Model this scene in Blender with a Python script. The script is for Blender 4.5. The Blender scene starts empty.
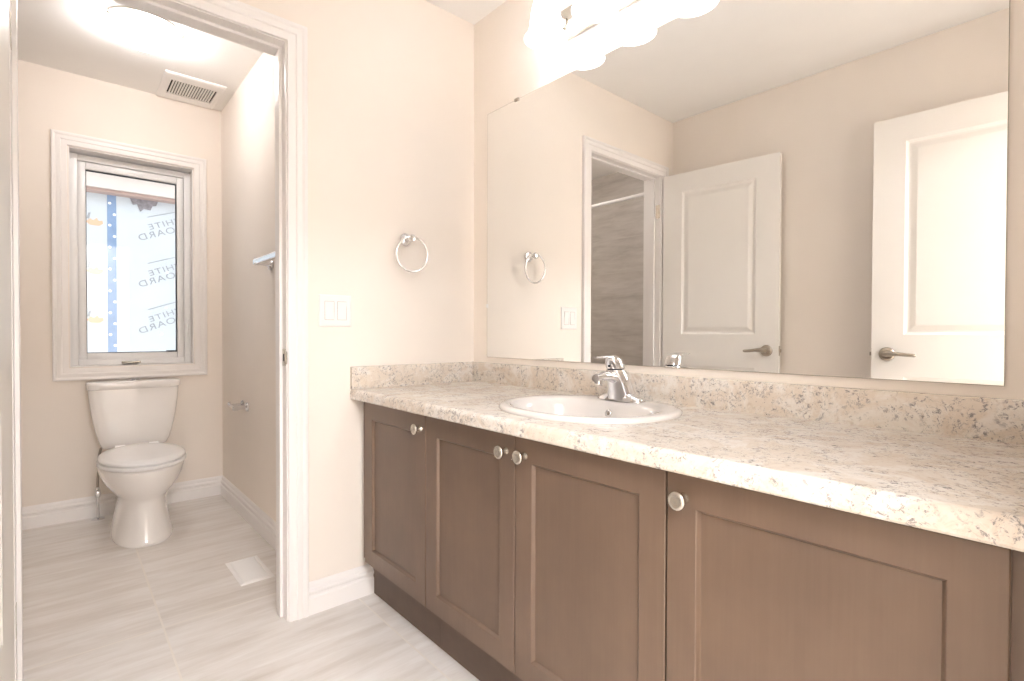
import bpy, bmesh, math, random
from mathutils import Vector, Matrix
random.seed(4)
S = bpy.context.scene
COL = S.collection
PI = math.pi

# ------------------------------------------------------------------ camera
F_PX, YAW, PITCH, ROLL = 515.4, 41.164, -0.707, 0.152
cam_d = bpy.data.cameras.new('camera')
cam_d.sensor_fit = 'HORIZONTAL'
cam_d.sensor_width = 36.0
cam_d.lens = F_PX / 1024 * 36.0
cam_d.clip_start = 0.02
cam = bpy.data.objects.new('camera', cam_d)
COL.objects.link(cam)
_y, _t, _r = (math.radians(a) for a in (YAW, PITCH, ROLL))
fw = Vector((math.sin(_y)*math.cos(_t), math.cos(_y)*math.cos(_t), math.sin(_t)))
rt = Vector((math.cos(_y), -math.sin(_y), 0))
up = rt.cross(fw)
rt2 = rt*math.cos(_r) + up*math.sin(_r)
up2 = -rt*math.sin(_r) + up*math.cos(_r)
cm = Matrix((rt2, up2, -fw)).transposed().to_4x4()
cm.translation = Vector((-1.429, -1.902, 1.027))
cam.matrix_world = cm
S.camera = cam

# ------------------------------------------------------------------ light, exposure
S.view_settings.view_transform = 'Standard'
S.view_settings.look = 'None'
S.view_settings.exposure = 1.20
S.view_settings.gamma = 1.0
S.view_settings.use_curve_mapping = False
S.cycles.max_bounces = 12
S.cycles.diffuse_bounces = 7
S.cycles.glossy_bounces = 6
S.cycles.transmission_bounces = 8
S.cycles.transparent_max_bounces = 8
S.cycles.sample_clamp_indirect = 6.0
S.cycles.caustics_reflective = False
S.cycles.caustics_refractive = False

world = bpy.data.worlds.new('sky')
S.world = world
world.use_nodes = True
_bg = world.node_tree.nodes['Background']
_bg.inputs[0].default_value = (0.90, 0.95, 1.0, 1)      # overcast daylight outside the window
_bg.inputs[1].default_value = 1.12

HALL_W, BULB_E, SHADE_E, LAMP_E, BOWL_E = 30.0, 25.0, 2.2, 270.0, 4.0

hl = bpy.data.lights.new('hall_fill_light', 'AREA')   # added fill light without a fixture, in the unseen hall behind the camera
hl.shape = 'DISK'; hl.size = 0.9; hl.energy = HALL_W; hl.color = (0.84, 0.91, 1.0)
hlo = bpy.data.objects.new('hall_fill_light', hl); COL.objects.link(hlo)
hlo.location = (-1.95, -2.85, 2.41)
hl2 = hl.copy(); hl2.energy = 29.0; hl2.size = 0.5  # second added fill, straight behind the doorway, brightens floor and toilet
hlo2 = bpy.data.objects.new('hall_fill_light', hl2); COL.objects.link(hlo2)
hlo2.location = (-1.25, -3.15, 2.41)

# ------------------------------------------------------------------ materials
def C(h):
    h = h.lstrip('#')
    v = [int(h[i:i+2], 16)/255 for i in (0, 2, 4)]
    return tuple(c/12.92 if c <= 0.04045 else ((c+0.055)/1.055)**2.4 for c in v) + (1,)

def new_mat(name):
    m = bpy.data.materials.new(name); m.use_nodes = True
    nt = m.node_tree
    return m, nt, nt.nodes['Principled BSDF']

def node(nt, t, **kw):
    n = nt.nodes.new(t)
    for k, v in kw.items(): setattr(n, k, v)
    return n

def ramp(nt, fac, stops, interp='LINEAR'):
    r = node(nt, 'ShaderNodeValToRGB'); e = r.color_ramp.elements
    r.color_ramp.interpolation = interp
    while len(e) < len(stops): e.new(0.5)
    for i, (p, c) in enumerate(stops):
        e[i].position = p; e[i].color = c if len(c) == 4 else tuple(c)+(1,)
    nt.links.new(fac, r.inputs[0]); return r.outputs[0]

def noise(nt, vec, scale, detail=4, rough=0.55, dist=0.0):
    n = node(nt, 'ShaderNodeTexNoise'); n.inputs['Scale'].default_value = scale
    n.inputs['Detail'].default_value = detail; n.inputs['Roughness'].default_value = rough
    n.inputs['Distortion'].default_value = dist
    if vec is not None: nt.links.new(vec, n.inputs['Vector'])
    return n.outputs['Fac']

def mapping(nt, scale=(1, 1, 1), loc=(0, 0, 0), rot=(0, 0, 0)):
    g = node(nt, 'ShaderNodeNewGeometry'); m = node(nt, 'ShaderNodeMapping')
    m.inputs['Scale'].default_value = scale; m.inputs['Location'].default_value = loc
    m.inputs['Rotation'].default_value = rot
    nt.links.new(g.outputs['Position'], m.inputs['Vector']); return m.outputs[0]

def mix(nt, fac, a, b, mode='MIX'):
    n = node(nt, 'ShaderNodeMix', data_type='RGBA', blend_type=mode)
    for idx, v in ((0, fac), (6, a), (7, b)):
        if isinstance(v, (int, float)): n.inputs[idx].default_value = v
        elif isinstance(v, tuple): n.inputs[idx].default_value = v
        else: nt.links.new(v, n.inputs[idx])
    return n.outputs[2]

def math_n(nt, op, a, b=None, c=None):
    n = node(nt, 'ShaderNodeMath', operation=op)
    for i, v in enumerate((a, b, c)):
        if v is None: continue
        if isinstance(v, (int, float)): n.inputs[i].default_value = v
        else: nt.links.new(v, n.inputs[i])
    return n.outputs[0]

def bump(nt, p, h, strength=0.2, dist=0.002):
    b = node(nt, 'ShaderNodeBump'); b.inputs['Strength'].default_value = strength
    b.inputs['Distance'].default_value = dist
    nt.links.new(h, b.inputs['Height']); nt.links.new(b.outputs[0], p.inputs['Normal'])

def plain(name, col, rough=0.5, metal=0.0, var=0.03, scale=6.0, coat=0.0):
    m, nt, p = new_mat(name)
    c = C(col) if isinstance(col, str) else col
    f = noise(nt, mapping(nt), scale, 3)
    lo = tuple(x*(1-var) for x in c[:3])+(1,); hi = tuple(min(1, x*(1+var)) for x in c[:3])+(1,)
    nt.links.new(ramp(nt, f, [(0.3, lo), (0.7, hi)]), p.inputs['Base Color'])
    p.inputs['Roughness'].default_value = rough; p.inputs['Metallic'].default_value = metal
    p.inputs['Coat Weight'].default_value = coat
    return m

def paint(name, col, rough=0.6, bs=0.08):
    m, nt, p = new_mat(name)
    c = C(col)
    v = mapping(nt)
    f = noise(nt, v, 3.0, 3)
    nt.links.new(ramp(nt, f, [(0.3, tuple(x*0.985 for x in c[:3])+(1,)), (0.7, tuple(min(1, x*1.015) for x in c[:3])+(1,))]), p.inputs['Base Color'])
    p.inputs['Roughness'].default_value = rough
    bump(nt, p, noise(nt, v, 260, 2), bs, 0.001)
    return m

M = {}
M['wall'] = paint('beige_wall_paint', '#F2E9DF')
M['ceiling'] = paint('ceiling_paint', '#F5F3F0', 0.8)
M['trim'] = plain('white_trim_paint', '#F1EDEA', 0.35, var=0.01)
M['door'] = plain('white_door_paint', '#EFEBE5', 0.38, var=0.01)
M['vinyl'] = plain('white_window_vinyl', '#F0F0F0', 0.3, var=0.01)
M['porcelain'] = plain('white_porcelain', '#F3EFEB', 0.08, var=0.008, coat=0.6)
M['basin'] = plain('sink_porcelain', '#E4DED9', 0.1, var=0.008, coat=0.5)
M['plastic'] = plain('white_plastic', '#F2EFEC', 0.3, var=0.01)
M['seat'] = plain('toilet_seat_plastic', '#F5F4F3', 0.18, var=0.008)
M['chrome'] = plain('chrome', '#E6E6E8', 0.07, 1.0, var=0.01)
M['nickel'] = plain('brushed_nickel', '#C9C3B8', 0.27, 1.0, var=0.05, scale=40)
M['lever'] = plain('satin_nickel_lever', '#A79E92', 0.28, 1.0, var=0.04, scale=30)
M['dark'] = plain('dark_gap', '#2A2523', 0.7)
M['vent_dark'] = plain('vent_slot_shade', '#2E2620', 0.8)
M['gasket'] = plain('dark_window_gasket', '#3A3B40', 0.6)
M['sealant'] = plain('grey_silicone', '#9A948C', 0.6)
M['glass_edge'] = plain('mirror_edge', '#A9A294', 0.3)

def mat_mirror():
    m, nt, p = new_mat('mirror_silver')
    f = noise(nt, mapping(nt), 2.0, 2)
    nt.links.new(ramp(nt, f, [(0.3, (0.925, 0.925, 0.91, 1)), (0.7, (0.935, 0.935, 0.92, 1))]), p.inputs['Base Color'])
    p.inputs['Metallic'].default_value = 1.0; p.inputs['Roughness'].default_value = 0.0
    return m
M['mirror'] = mat_mirror()

def mat_wood():
    m, nt, p = new_mat('stained_maple')
    v = mapping(nt, (9, 9, 0.9)); f1 = noise(nt, v, 2.2, 6, 0.6, 0.5)
    f2 = noise(nt, mapping(nt, (70, 70, 2.2)), 2.0, 4, 0.7)
    f3 = noise(nt, mapping(nt, (1, 1, 0.8)), 3.4, 4, 0.6)
    base = ramp(nt, f1, [(0.25, C('#675446')), (0.5, C('#6B5849')), (0.75, C('#705C4C'))])
    base = mix(nt, 0.25, base, ramp(nt, f2, [(0.3, C('#5E4C40')), (0.7, C('#786352'))]))
    base = mix(nt, 0.38, base, ramp(nt, f3, [(0.35, C('#5D4B3F')), (0.65, C('#7A6453'))]))
    nt.links.new(base, p.inputs['Base Color'])
    p.inputs['Roughness'].default_value = 0.36
    bump(nt, p, f2, 0.05, 0.001)
    return m
M['wood'] = mat_wood()
M['toe'] = plain('dark_toe_kick', '#5E4C40', 0.5, var=0.1, scale=12)

def mat_laminate():
    m, nt, p = new_mat('granite_laminate')
    v = mapping(nt)
    va = mapping(nt, (1.0, 1.0, 1.0), rot=(0.4, 0.2, 0.5))
    big = noise(nt, va, 6.0, 6, 0.68, 1.0)
    base = ramp(nt, big, [(0.30, C('#DFD7CC')), (0.45, C('#D9CCBD')), (0.55, C('#E4DED6')), (0.70, C('#D3C3B2'))])
    med = noise(nt, va, 36.0, 7, 0.75, 1.0)
    tan = ramp(nt, med, [(0.54, (0, 0, 0)), (0.66, (1, 1, 1))])
    base = mix(nt, math_n(nt, 'MULTIPLY', tan, 0.5), base, C('#BFAB98'))
    wh = ramp(nt, noise(nt, va, 34.0, 6, 0.75, 0.7), [(0.56, (0, 0, 0)), (0.66, (1, 1, 1))])
    base = mix(nt, math_n(nt, 'MULTIPLY', wh, 0.55), base, C('#E9E3DE'))
    cl = ramp(nt, noise(nt, v, 13.0, 5, 0.65, 0.9), [(0.43, (0, 0, 0)), (0.53, (1, 1, 1))])
    sp = ramp(nt, noise(nt, va, 95.0, 6, 0.8, 0.8), [(0.52, (0, 0, 0)), (0.60, (1, 1, 1))])
    base = mix(nt, math_n(nt, 'MULTIPLY', math_n(nt, 'MULTIPLY', cl, sp), 0.85), base, C('#767274'))
    vo = node(nt, 'ShaderNodeTexVoronoi'); vo.inputs['Scale'].default_value = 130.0
    nt.links.new(va, vo.inputs['Vector'])
    dots = ramp(nt, vo.outputs['Distance'], [(0.10, (1, 1, 1)), (0.22, (0, 0, 0))])
    dm = ramp(nt, noise(nt, va, 16.0, 3, 0.6), [(0.50, (0, 0, 0)), (0.60, (1, 1, 1))])
    base = mix(nt, math_n(nt, 'MULTIPLY', math_n(nt, 'MULTIPLY', dots, dm), 0.7), base, C('#6C625F'))
    nt.links.new(base, p.inputs['Base Color'])
    p.inputs['Roughness'].default_value = 0.24
    return m
M['laminate'] = mat_laminate()

def mat_tile(name, axes, size, off, cols, grout, streak):
    """rectangular tiles: axes = the two world axes of the surface; streaks run along the axis with the small scale."""
    m, nt, p = new_mat(name)
    g = node(nt, 'ShaderNodeNewGeometry'); sx = node(nt, 'ShaderNodeSeparateXYZ')
    nt.links.new(g.outputs['Position'], sx.inputs[0])
    fr, cell = [], []
    for a, sz, o in zip(axes, size, off):
        t = math_n(nt, 'DIVIDE', math_n(nt, 'SUBTRACT', sx.outputs[a], o), sz)
        c = math_n(nt, 'FLOOR', t); cell.append(c)
        f = math_n(nt, 'SUBTRACT', t, c)
        d = math_n(nt, 'MULTIPLY', math_n(nt, 'MINIMUM', f, math_n(nt, 'SUBTRACT', 1.0, f)), sz)
        fr.append(math_n(nt, 'LESS_THAN', d, 0.0030))
    gmask = math_n(nt, 'MAXIMUM', fr[0], fr[1])
    cid = math_n(nt, 'ADD', math_n(nt, 'MULTIPLY', cell[0], 3.17), math_n(nt, 'MULTIPLY', cell[1], 7.31))
    cb = node(nt, 'ShaderNodeCombineXYZ')
    for i in range(3): nt.links.new(cid, cb.inputs[i])
    add = node(nt, 'ShaderNodeVectorMath', operation='ADD')
    mp = mapping(nt, streak)
    nt.links.new(mp, add.inputs[0]); nt.links.new(cb.outputs[0], add.inputs[1])
    f1 = noise(nt, add.outputs[0], 1.6, 6, 0.62, 0.35)
    f2 = noise(nt, add.outputs[0], 5.5, 5, 0.6, 0.3)
    base = ramp(nt, f1, [(0.28, C(cols[0])), (0.45, C(cols[1])), (0.58, C(cols[2])), (0.75, C(cols[3]))])
    base = mix(nt, 0.35, base, ramp(nt, f2, [(0.32, C(cols[0])), (0.62, C(cols[3]))]))
    base = mix(nt, gmask, base, C(grout))
    nt.links.new(base, p.inputs['Base Color'])
    p.inputs['Roughness'].default_value = 0.34
    bump(nt, p, math_n(nt, 'SUBTRACT', 1.0, gmask), 0.15, 0.001)
    return m
M['floor'] = mat_tile('floor_tile', (0, 1), (0.60, 1.20), (-0.567, 0.24), ('#CBC2B8', '#DDD6CF', '#E6E1DC', '#EEEAE7'), '#E6DFD6', (0.9, 6.0, 1.0))
M['tile'] = mat_tile('shower_wall_tile', (1, 2), (0.60, 0.30), (-0.03, 0.06), ('#A59E96', '#BDB6AE', '#C9C3BC', '#D1CCC6'), '#C3BDB5', (1.0, 0.8, 5.0))

def mat_glow(name, col, strength, trans=0.5):
    """frosted lamp glass lit from within"""
    m, nt, p = new_mat(name)
    nt.nodes.remove(p)
    out = nt.nodes['Material Output']
    f = noise(nt, mapping(nt), 9.0, 3)
    c = C(col)
    cr = ramp(nt, f, [(0.3, tuple(x*0.97 for x in c[:3])+(1,)), (0.7, c)])
    em = node(nt, 'ShaderNodeEmission'); em.inputs[1].default_value = strength; nt.links.new(cr, em.inputs[0])
    tr = node(nt, 'ShaderNodeBsdfTranslucent'); nt.links.new(cr, tr.inputs[0])
    tp = node(nt, 'ShaderNodeBsdfTransparent'); nt.links.new(cr, tp.inputs[0])
    gl = node(nt, 'ShaderNodeBsdfGlossy'); gl.inputs['Roughness'].default_value = 0.15
    m1 = node(nt, 'ShaderNodeMixShader'); m1.inputs[0].default_value = trans
    nt.links.new(tr.outputs[0], m1.inputs[1]); nt.links.new(tp.outputs[0], m1.inputs[2])
    m2 = node(nt, 'ShaderNodeMixShader'); m2.inputs[0].default_value = 0.06
    nt.links.new(m1.outputs[0], m2.inputs[1]); nt.links.new(gl.outputs[0], m2.inputs[2])
    ad = node(nt, 'ShaderNodeAddShader')
    nt.links.new(em.outputs[0], ad.inputs[0]); nt.links.new(m2.outputs[0], ad.inputs[1])
    nt.links.new(ad.outputs[0], out.inputs[0])
    return m
M['shade'] = mat_glow('frosted_shade_glass', '#F7F7F9', SHADE_E * 0.35, 0.18)
M['bowl'] = mat_glow('alabaster_bowl_glass', '#F8F5F4', BOWL_E * 0.35, 0.30)

def mat_emit(name, col, s):
    m, nt, p = new_mat(name)
    f = noise(nt, mapping(nt), 5.0, 2)
    c = C(col)
    nt.links.new(ramp(nt, f, [(0.2, tuple(x*0.98 for x in c[:3])+(1,)), (0.8, c)]), p.inputs['Emission Color'])
    p.inputs['Emission Strength'].default_value = s
    return m
M['bulb'] = mat_emit('lit_vanity_bulb', '#F7F7F9', BULB_E)
M['bulb2'] = mat_emit('lit_ceiling_bulb', '#F6F4F4', LAMP_E)

def mat_glass():
    m, nt, p = new_mat('window_glass')
    nt.nodes.remove(p); out = nt.nodes['Material Output']
    fr = node(nt, 'ShaderNodeFresnel'); fr.inputs[0].default_value = 1.45
    t = node(nt, 'ShaderNodeBsdfTransparent'); t.inputs[0].default_value = (0.97, 0.98, 0.98, 1)
    g = node(nt, 'ShaderNodeBsdfGlossy'); g.inputs['Roughness'].default_value = 0.02
    mx = node(nt, 'ShaderNodeMixShader')
    nt.links.new(fr.outputs[0], mx.inputs[0]); nt.links.new(t.outputs[0], mx.inputs[1]); nt.links.new(g.outputs[0], mx.inputs[2])
    nt.links.new(mx.outputs[0], out.inputs[0])
    return m
M['glass'] = mat_glass()
M['sheath'] = plain('white_house_sheathing', '#C9CED3', 0.7, var=0.03, scale=3)
M['print'] = plain('faded_grey_print', '#9A9DA3', 0.7)
M['orange'] = plain('faded_orange_print', '#DDB496', 0.7, var=0.05)
M['tape'] = plain('blue_seam_tape', '#7F97B8', 0.6, var=0.08, scale=20)
M['white'] = plain('white_fastener', '#FFFFFF', 0.5, var=0.0)
M['soffit'] = plain('pale_fascia_board', '#D6CBC4', 0.6, var=0.03)
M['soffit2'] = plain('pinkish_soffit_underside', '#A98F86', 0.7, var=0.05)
M['torn'] = plain('torn_grey_felt', '#8A858A', 0.8, var=0.25, scale=40)

# ------------------------------------------------------------------ geometry helpers
class B:
    def __init__(s): s.bm = bmesh.new()
    def quad(s, *pts):
        return s.bm.faces.new([s.bm.verts.new(p) for p in pts])
    def box(s, x0, x1, y0, y1, z0, z1, bev=0.0, seg=2):
        x0, x1 = sorted((x0, x1)); y0, y1 = sorted((y0, y1)); z0, z1 = sorted((z0, z1))
        v = [s.bm.verts.new(p) for p in ((x0,y0,z0),(x1,y0,z0),(x1,y1,z0),(x0,y1,z0),(x0,y0,z1),(x1,y0,z1),(x1,y1,z1),(x0,y1,z1))]
        f = [s.bm.faces.new([v[i] for i in q]) for q in ((3,2,1,0),(4,5,6,7),(0,1,5,4),(1,2,6,5),(2,3,7,6),(3,0,4,7))]
        if bev:
            ed = {e for x in f for e in x.edges}
            bmesh.ops.bevel(s.bm, geom=list(ed), offset=bev, segments=seg, affect='EDGES', profile=0.5, clamp_overlap=True)
        return s
    def loft(s, rings, cap0=True, cap1=True, closed=True):
        vs = [[s.bm.verts.new(p) for p in r] for r in rings]
        n = len(vs[0])
        for a, b in zip(vs, vs[1:]):
            for i in range(n if closed else n-1):
                j = (i+1) % n
                s.bm.faces.new((a[i], a[j], b[j], b[i]))
        if cap0: s.bm.faces.new(list(reversed(vs[0])))
        if cap1: s.bm.faces.new(vs[-1])
        return s
    def lathe(s, prof, o, ax=(0,0,1), seg=32, cap0=True, cap1=True, e=None):
        """prof: (radius, height) pairs along axis ax from origin o"""
        a = Vector(ax).normalized()
        u = a.orthogonal().normalized() if e is None else Vector(e).normalized(); w = a.cross(u)
        o = Vector(o)
        rings = [[o + a*h + (u*math.cos(t)+w*math.sin(t))*max(r, 1e-5) for t in (2*PI*i/seg for i in range(seg))] for r, h in prof]
        return s.loft(rings, cap0, cap1)
    def tube(s, pts, r, seg=12, caps=True):
        pts = [Vector(p) for p in pts]; rs = r if isinstance(r, (list, tuple)) else [r]*len(pts)
        rings = []; n = None
        for i, p in enumerate(pts):
            d = ((pts[min(i+1, len(pts)-1)]-p).normalized() + (p-pts[max(i-1, 0)]).normalized()).normalized()
            n = d.orthogonal() if n is None else (n - d*n.dot(d))
            n.normalize(); w = d.cross(n)
            rings.append([p + (n*math.cos(t)+w*math.sin(t))*rs[i] for t in (2*PI*k/seg for k in range(seg))])
        return s.loft(rings, caps, caps)
    def torus(s, c, ax, R, r, a0=0.0, a1=2*PI, n=48, m=10, u=None):
        a = Vector(ax).normalized(); u = a.orthogonal().normalized() if u is None else Vector(u).normalized(); w = a.cross(u)
        c = Vector(c); full = abs(a1-a0-2*PI) < 1e-6
        rings = []
        for i in range(n if full else n+1):
            t = a0 + (a1-a0)*i/n; d = u*math.cos(t)+w*math.sin(t)
            rings.append([c + d*(R + r*math.cos(q)) + a*(r*math.sin(q)) for q in (2*PI*k/m for k in range(m))])
        if full: rings.append(rings[0])
        return s.loft(rings, not full, not full)
    def ell(s, rings, seg=48, cap0=True, cap1=True, p=2.0):
        """rings: (cx, cy, z, a, b[, power])"""
        out = []
        for rr in rings:
            cx, cy, z, a, b = rr[:5]; q = rr[5] if len(rr) > 5 else p
            ring = []
            for i in range(seg):
                t = 2*PI*i/seg; c, k = math.cos(t), math.sin(t)
                ring.append((cx + a*math.copysign(abs(c)**(2/q), c), cy + b*math.copysign(abs(k)**(2/q), k), z))
            out.append(ring)
        return s.loft(out, cap0, cap1)
    def extrude(s, prof, p0, p1, e_d, e_h):
        """profile of (depth, height) pairs swept from p0 to p1"""
        p0, p1, e_d, e_h = (Vector(v) for v in (p0, p1, e_d, e_h))
        return s.loft([[p + e_d*d + e_h*h for d, h in prof] for p in (p0, p1)])
    def miter(s, prof, path, origin, eu, ev, en, closed=False):
        """profile of (outward offset, depth) pairs swept round a path of (u, v, du, dv): du,dv = corner direction of the offset"""
        o, eu, ev, en = (Vector(v) for v in (origin, eu, ev, en))
        rings = [[o + eu*(u+du*w) + ev*(v+dv*w) + en*d for w, d in prof] for u, v, du, dv in path]
        if closed: rings.append(rings[0])
        return s.loft(rings, not closed, not closed)
    def build(s, name, mat, parent=None, smooth=False, angle=40):
        bmesh.ops.remove_doubles(s.bm, verts=s.bm.verts, dist=1e-6)
        bmesh.ops.recalc_face_normals(s.bm, faces=s.bm.faces)
        me = bpy.data.meshes.new(name); s.bm.to_mesh(me); s.bm.free()
        mats = mat if isinstance(mat, (list, tuple)) else [mat]
        for m_ in mats: me.materials.append(M[m_])
        if smooth:
            me.polygons.foreach_set('use_smooth', [True]*len(me.polygons))
            try: me.set_sharp_from_angle(angle=math.radians(angle))
            except Exception: pass
        ob = bpy.data.objects.new(name, me); COL.objects.link(ob)
        if parent is not None:
            root = parent
            while root.parent is not None: root = root.parent
            me.transform(root.matrix_basis.inverted())
            ob.parent = parent
        return ob

def thing(name, label, cat, loc=(0,0,0), rotz=0.0, group=None):
    o = bpy.data.objects.new(name, None); COL.objects.link(o)
    o.empty_display_size = 0.05
    o.location = loc; o.rotation_euler = (0, 0, rotz)
    o.matrix_basis = Matrix.Translation(loc) @ Matrix.Rotation(rotz, 4, 'Z')
    return tag(o, label, cat, group)
def tag(o, label, cat, group=None):
    o['label'] = label; o['category'] = cat
    if group: o['group'] = group
    return o
def struct(o, label=None):
    o['kind'] = 'structure'
    if label: o['label'] = label
    return o
def sroot(name, loc=(0,0,0), rotz=0.0, label=None):
    o = bpy.data.objects.new(name, None); COL.objects.link(o)
    o.empty_display_size = 0.05
    o.matrix_basis = Matrix.Translation(loc) @ Matrix.Rotation(rotz, 4, 'Z')
    return struct(o, label)

# ------------------------------------------------------------------ room constants
ZC = 2.44
XL = -1.667          # left wall of the vanity room
YR = -1.95           # rear wall (doorway the camera stands in)
PT = 0.12            # thickness of the partition
XTR = -0.655         # right wall of the toilet room
XTL = -2.24          # tiled wall behind the tub
YF = 1.80            # window wall
DX0, DX1, DZ = -1.526, -0.829, 2.053     # toilet-room door opening (clear)
WX0, WX1, WZ0, WZ1 = -1.395, -0.812, 0.838, 2.040   # window opening

# ------------------------------------------------------------------ shell
struct(B().box(-2.6, 0.3, -3.6, 2.0, -0.06, 0.0).build('floor', 'floor'))
struct(B().box(-2.6, 0.3, -3.6, 2.0, ZC, ZC+0.06).build('ceiling', 'ceiling'))
struct(B().box(0.0, 0.12, YR-0.12, 0.0, 0, ZC).build('wall_right', 'wall'))
struct(B().box(XL-0.12, XL, YR-0.12, 0.0, 0, ZC).build('wall_left', 'wall'))
b = B()
b.box(DX1+0.02, 0.12, 0.0, PT, 0, ZC)
b.box(-2.36, DX0-0.02, 0.0, PT, 0, ZC)
b.box(DX0-0.02, DX1+0.02, 0.0, PT, DZ+0.02, ZC)
struct(b.build('wall_middle', 'wall'))
RX0, RX1 = -1.605, -0.80
b = B()
b.box(RX1, 0.12, YR-0.12, YR, 0, ZC); b.box(XL-0.12, RX0, YR-0.12, YR, 0, ZC); b.box(RX0, RX1, YR-0.12, YR, 2.07, ZC)
struct(b.build('wall_rear', 'wall'))
b = B()
b.box(XTL-0.12, WX0, YF, YF+0.16, 0, ZC); b.box(WX1, XTR+0.12, YF, YF+0.16, 0, ZC)
b.box(WX0, WX1, YF, YF+0.16, 0, WZ0); b.box(WX0, WX1, YF, YF+0.16, WZ1, ZC)
struct(b.build('wall_back', 'wall'))
struct(B().box(XTR, XTR+0.12, PT, YF, 0, ZC).build('wall_toilet_right', 'wall'))
struct(B().box(XTL-0.12, XTL, PT, YF, 0, ZC).build('wall_toilet_left', 'tile'))
# hall behind the camera
b = B(); b.box(-2.6, 0.3, -3.6, -3.5, 0, ZC)
struct(b.build('wall_hall', 'wall'))
b = B(); b.box(-2.6, -2.5, -3.5, YR-0.12, 0, ZC); b.box(-2.5, XL-0.12, YR-0.12, YR-0.02, 0, ZC)
struct(b.build('wall_hall_left', 'wall'))
b = B(); b.box(0.2, 0.3, -3.5, YR-0.12, 0, ZC); b.box(0.12, 0.3, YR-0.12, YR-0.02, 0, ZC)
struct(b.build('wall_hall_right', 'wall'))

# baseboards
BASE = [(0, 0), (0.016, 0), (0.016, 0.058), (0.0155, 0.060), (0.0105, 0.065), (0.0100, 0.073), (0.0145, 0.078), (0.0150, 0.086), (0.0135, 0.089), (0.0080, 0.094), (0.0072, 0.104), (0.0060, 0.110), (0.0020, 0.116), (0, 0.116)]
def baseboard(name, p0, p1, nrm):
    return struct(B().extrude(BASE, p0, p1, nrm, (0, 0, 1)).build(name, 'trim', smooth=True, angle=25))
baseboard('baseboard_middle', (DX1+0.071, 0, 0), (-0.502, 0, 0), (0, -1, 0))
baseboard('baseboard_back', (-1.64, YF, 0), (XTR, YF, 0), (0, -1, 0))
baseboard('baseboard_toilet_right', (XTR, PT, 0), (XTR, YF, 0), (-1, 0, 0))
baseboard('baseboard_left', (XL, YR, 0), (XL, 0, 0), (1, 0, 0))
# caulk bead where the baseboard meets the toe kick
# ------------------------------------------------------------------ toilet-room doorway trim
CAS = [(0.004, 0.0), (0.004, 0.010), (0.010, 0.0125), (0.030, 0.0125), (0.034, 0.0165), (0.040, 0.0175), (0.052, 0.0145), (0.060, 0.0185), (0.068, 0.0185), (0.071, 0.016), (0.071, 0.0)]
def door_casing(y, ny, name, parent=None, x0=DX0, x1=DX1, z=DZ):
    path = [(x0, 0.0, -1, 0), (x0, z, -1, 1), (x1, z, 1, 1), (x1, 0.0, 1, 0)]
    return B().miter(CAS, path, (0, y, 0), (1,0,0), (0,0,1), (0,ny,0)).build(name, 'trim', parent, smooth=True, angle=25)
tr = sroot('trim_1', ((DX0+DX1)/2, 0.06, 0))
door_casing(0.0, -1, 'casing', tr)
door_casing(PT, 1, 'casing', tr)
b = B()
b.box(DX0-0.02, DX0, -0.001, PT+0.001, 0, DZ+0.02); b.box(DX1, DX1+0.02, -0.001, PT+0.001, 0, DZ+0.02); b.box(DX0, DX1, -0.001, PT+0.001, DZ, DZ+0.02)
b.build('jamb', 'trim', tr)
b = B()
b.box(DX0, DX0+0.011, 0.040, 0.078, 0, DZ-0.011, 0.002); b.box(DX1-0.011, DX1, 0.040, 0.078, 0, DZ-0.011, 0.002); b.box(DX0, DX1, 0.040, 0.078, DZ-0.011, DZ, 0.002)
b.build('door_stop', 'trim', tr)
sp = B().box(DX1-0.0026, DX1+0.001, 0.003, 0.036, 0.910, 0.972, 0.001).box(DX1-0.006, DX1, -0.010, 0.006, 0.918, 0.964, 0.002).build('strike_plate', 'nickel', tr)
B().box(DX1-0.0026, DX1-0.0018, 0.011, 0.025, 0.928, 0.954).build('latch_hole', 'dark', sp)
for hz in (0.25, 1.83):
    B().box(DX0-0.001, DX0+0.0012, 0.003, 0.034, hz-0.044, hz+0.044).build('hinge_leaf', 'nickel', tr)
# rear doorway trim
t3 = sroot('trim_2', ((RX0+RX1)/2, YR-0.06, 0))
door_casing(YR, 1, 'casing', t3, RX0+0.02, RX1-0.02, 2.053)
b = B(); b.box(RX0, RX0+0.02, YR-0.121, YR+0.001, 0, 2.07); b.box(RX1-0.02, RX1, YR-0.121, YR+0.001, 0, 2.07); b.box(RX0+0.02, RX1-0.02, YR-0.121, YR+0.001, 2.053, 2.07)
b.build('jamb', 'trim', t3)

# ------------------------------------------------------------------ panel doors
def panel_face(b, w, z0, z1, y, ny, panels):
    """a moulded door face in local x (0..w) and z; each panel is a sunk moulding round a raised field"""
    xs = sorted({0.0, w, panels[0][0], panels[0][1]})
    zs = sorted({z0, z1} | {p[2] for p in panels} | {p[3] for p in panels})
    for i in range(len(xs)-1):
        for k in range(len(zs)-1):
            if any(abs(p[0]-xs[i]) < 1e-6 and abs(p[2]-zs[k]) < 1e-6 for p in panels): continue
            b.quad((xs[i], y, zs[k]), (xs[i+1], y, zs[k]), (xs[i+1], y, zs[k+1]), (xs[i], y, zs[k+1]))
    for x0, x1, q0, q1 in panels:
        rings = []
        for ins, dep in ((0, 0), (0.004, 0.004), (0.012, 0.0085), (0.020, 0.0085), (0.040, 0.003), (0.044, 0.0022)):
            yy = y - ny*dep
            rings.append([(x0+ins, yy, q0+ins), (x1-ins, yy, q0+ins), (x1-ins, yy, q1-ins), (x0+ins, yy, q1-ins)])
        b.loft(rings, False, True)
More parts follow.
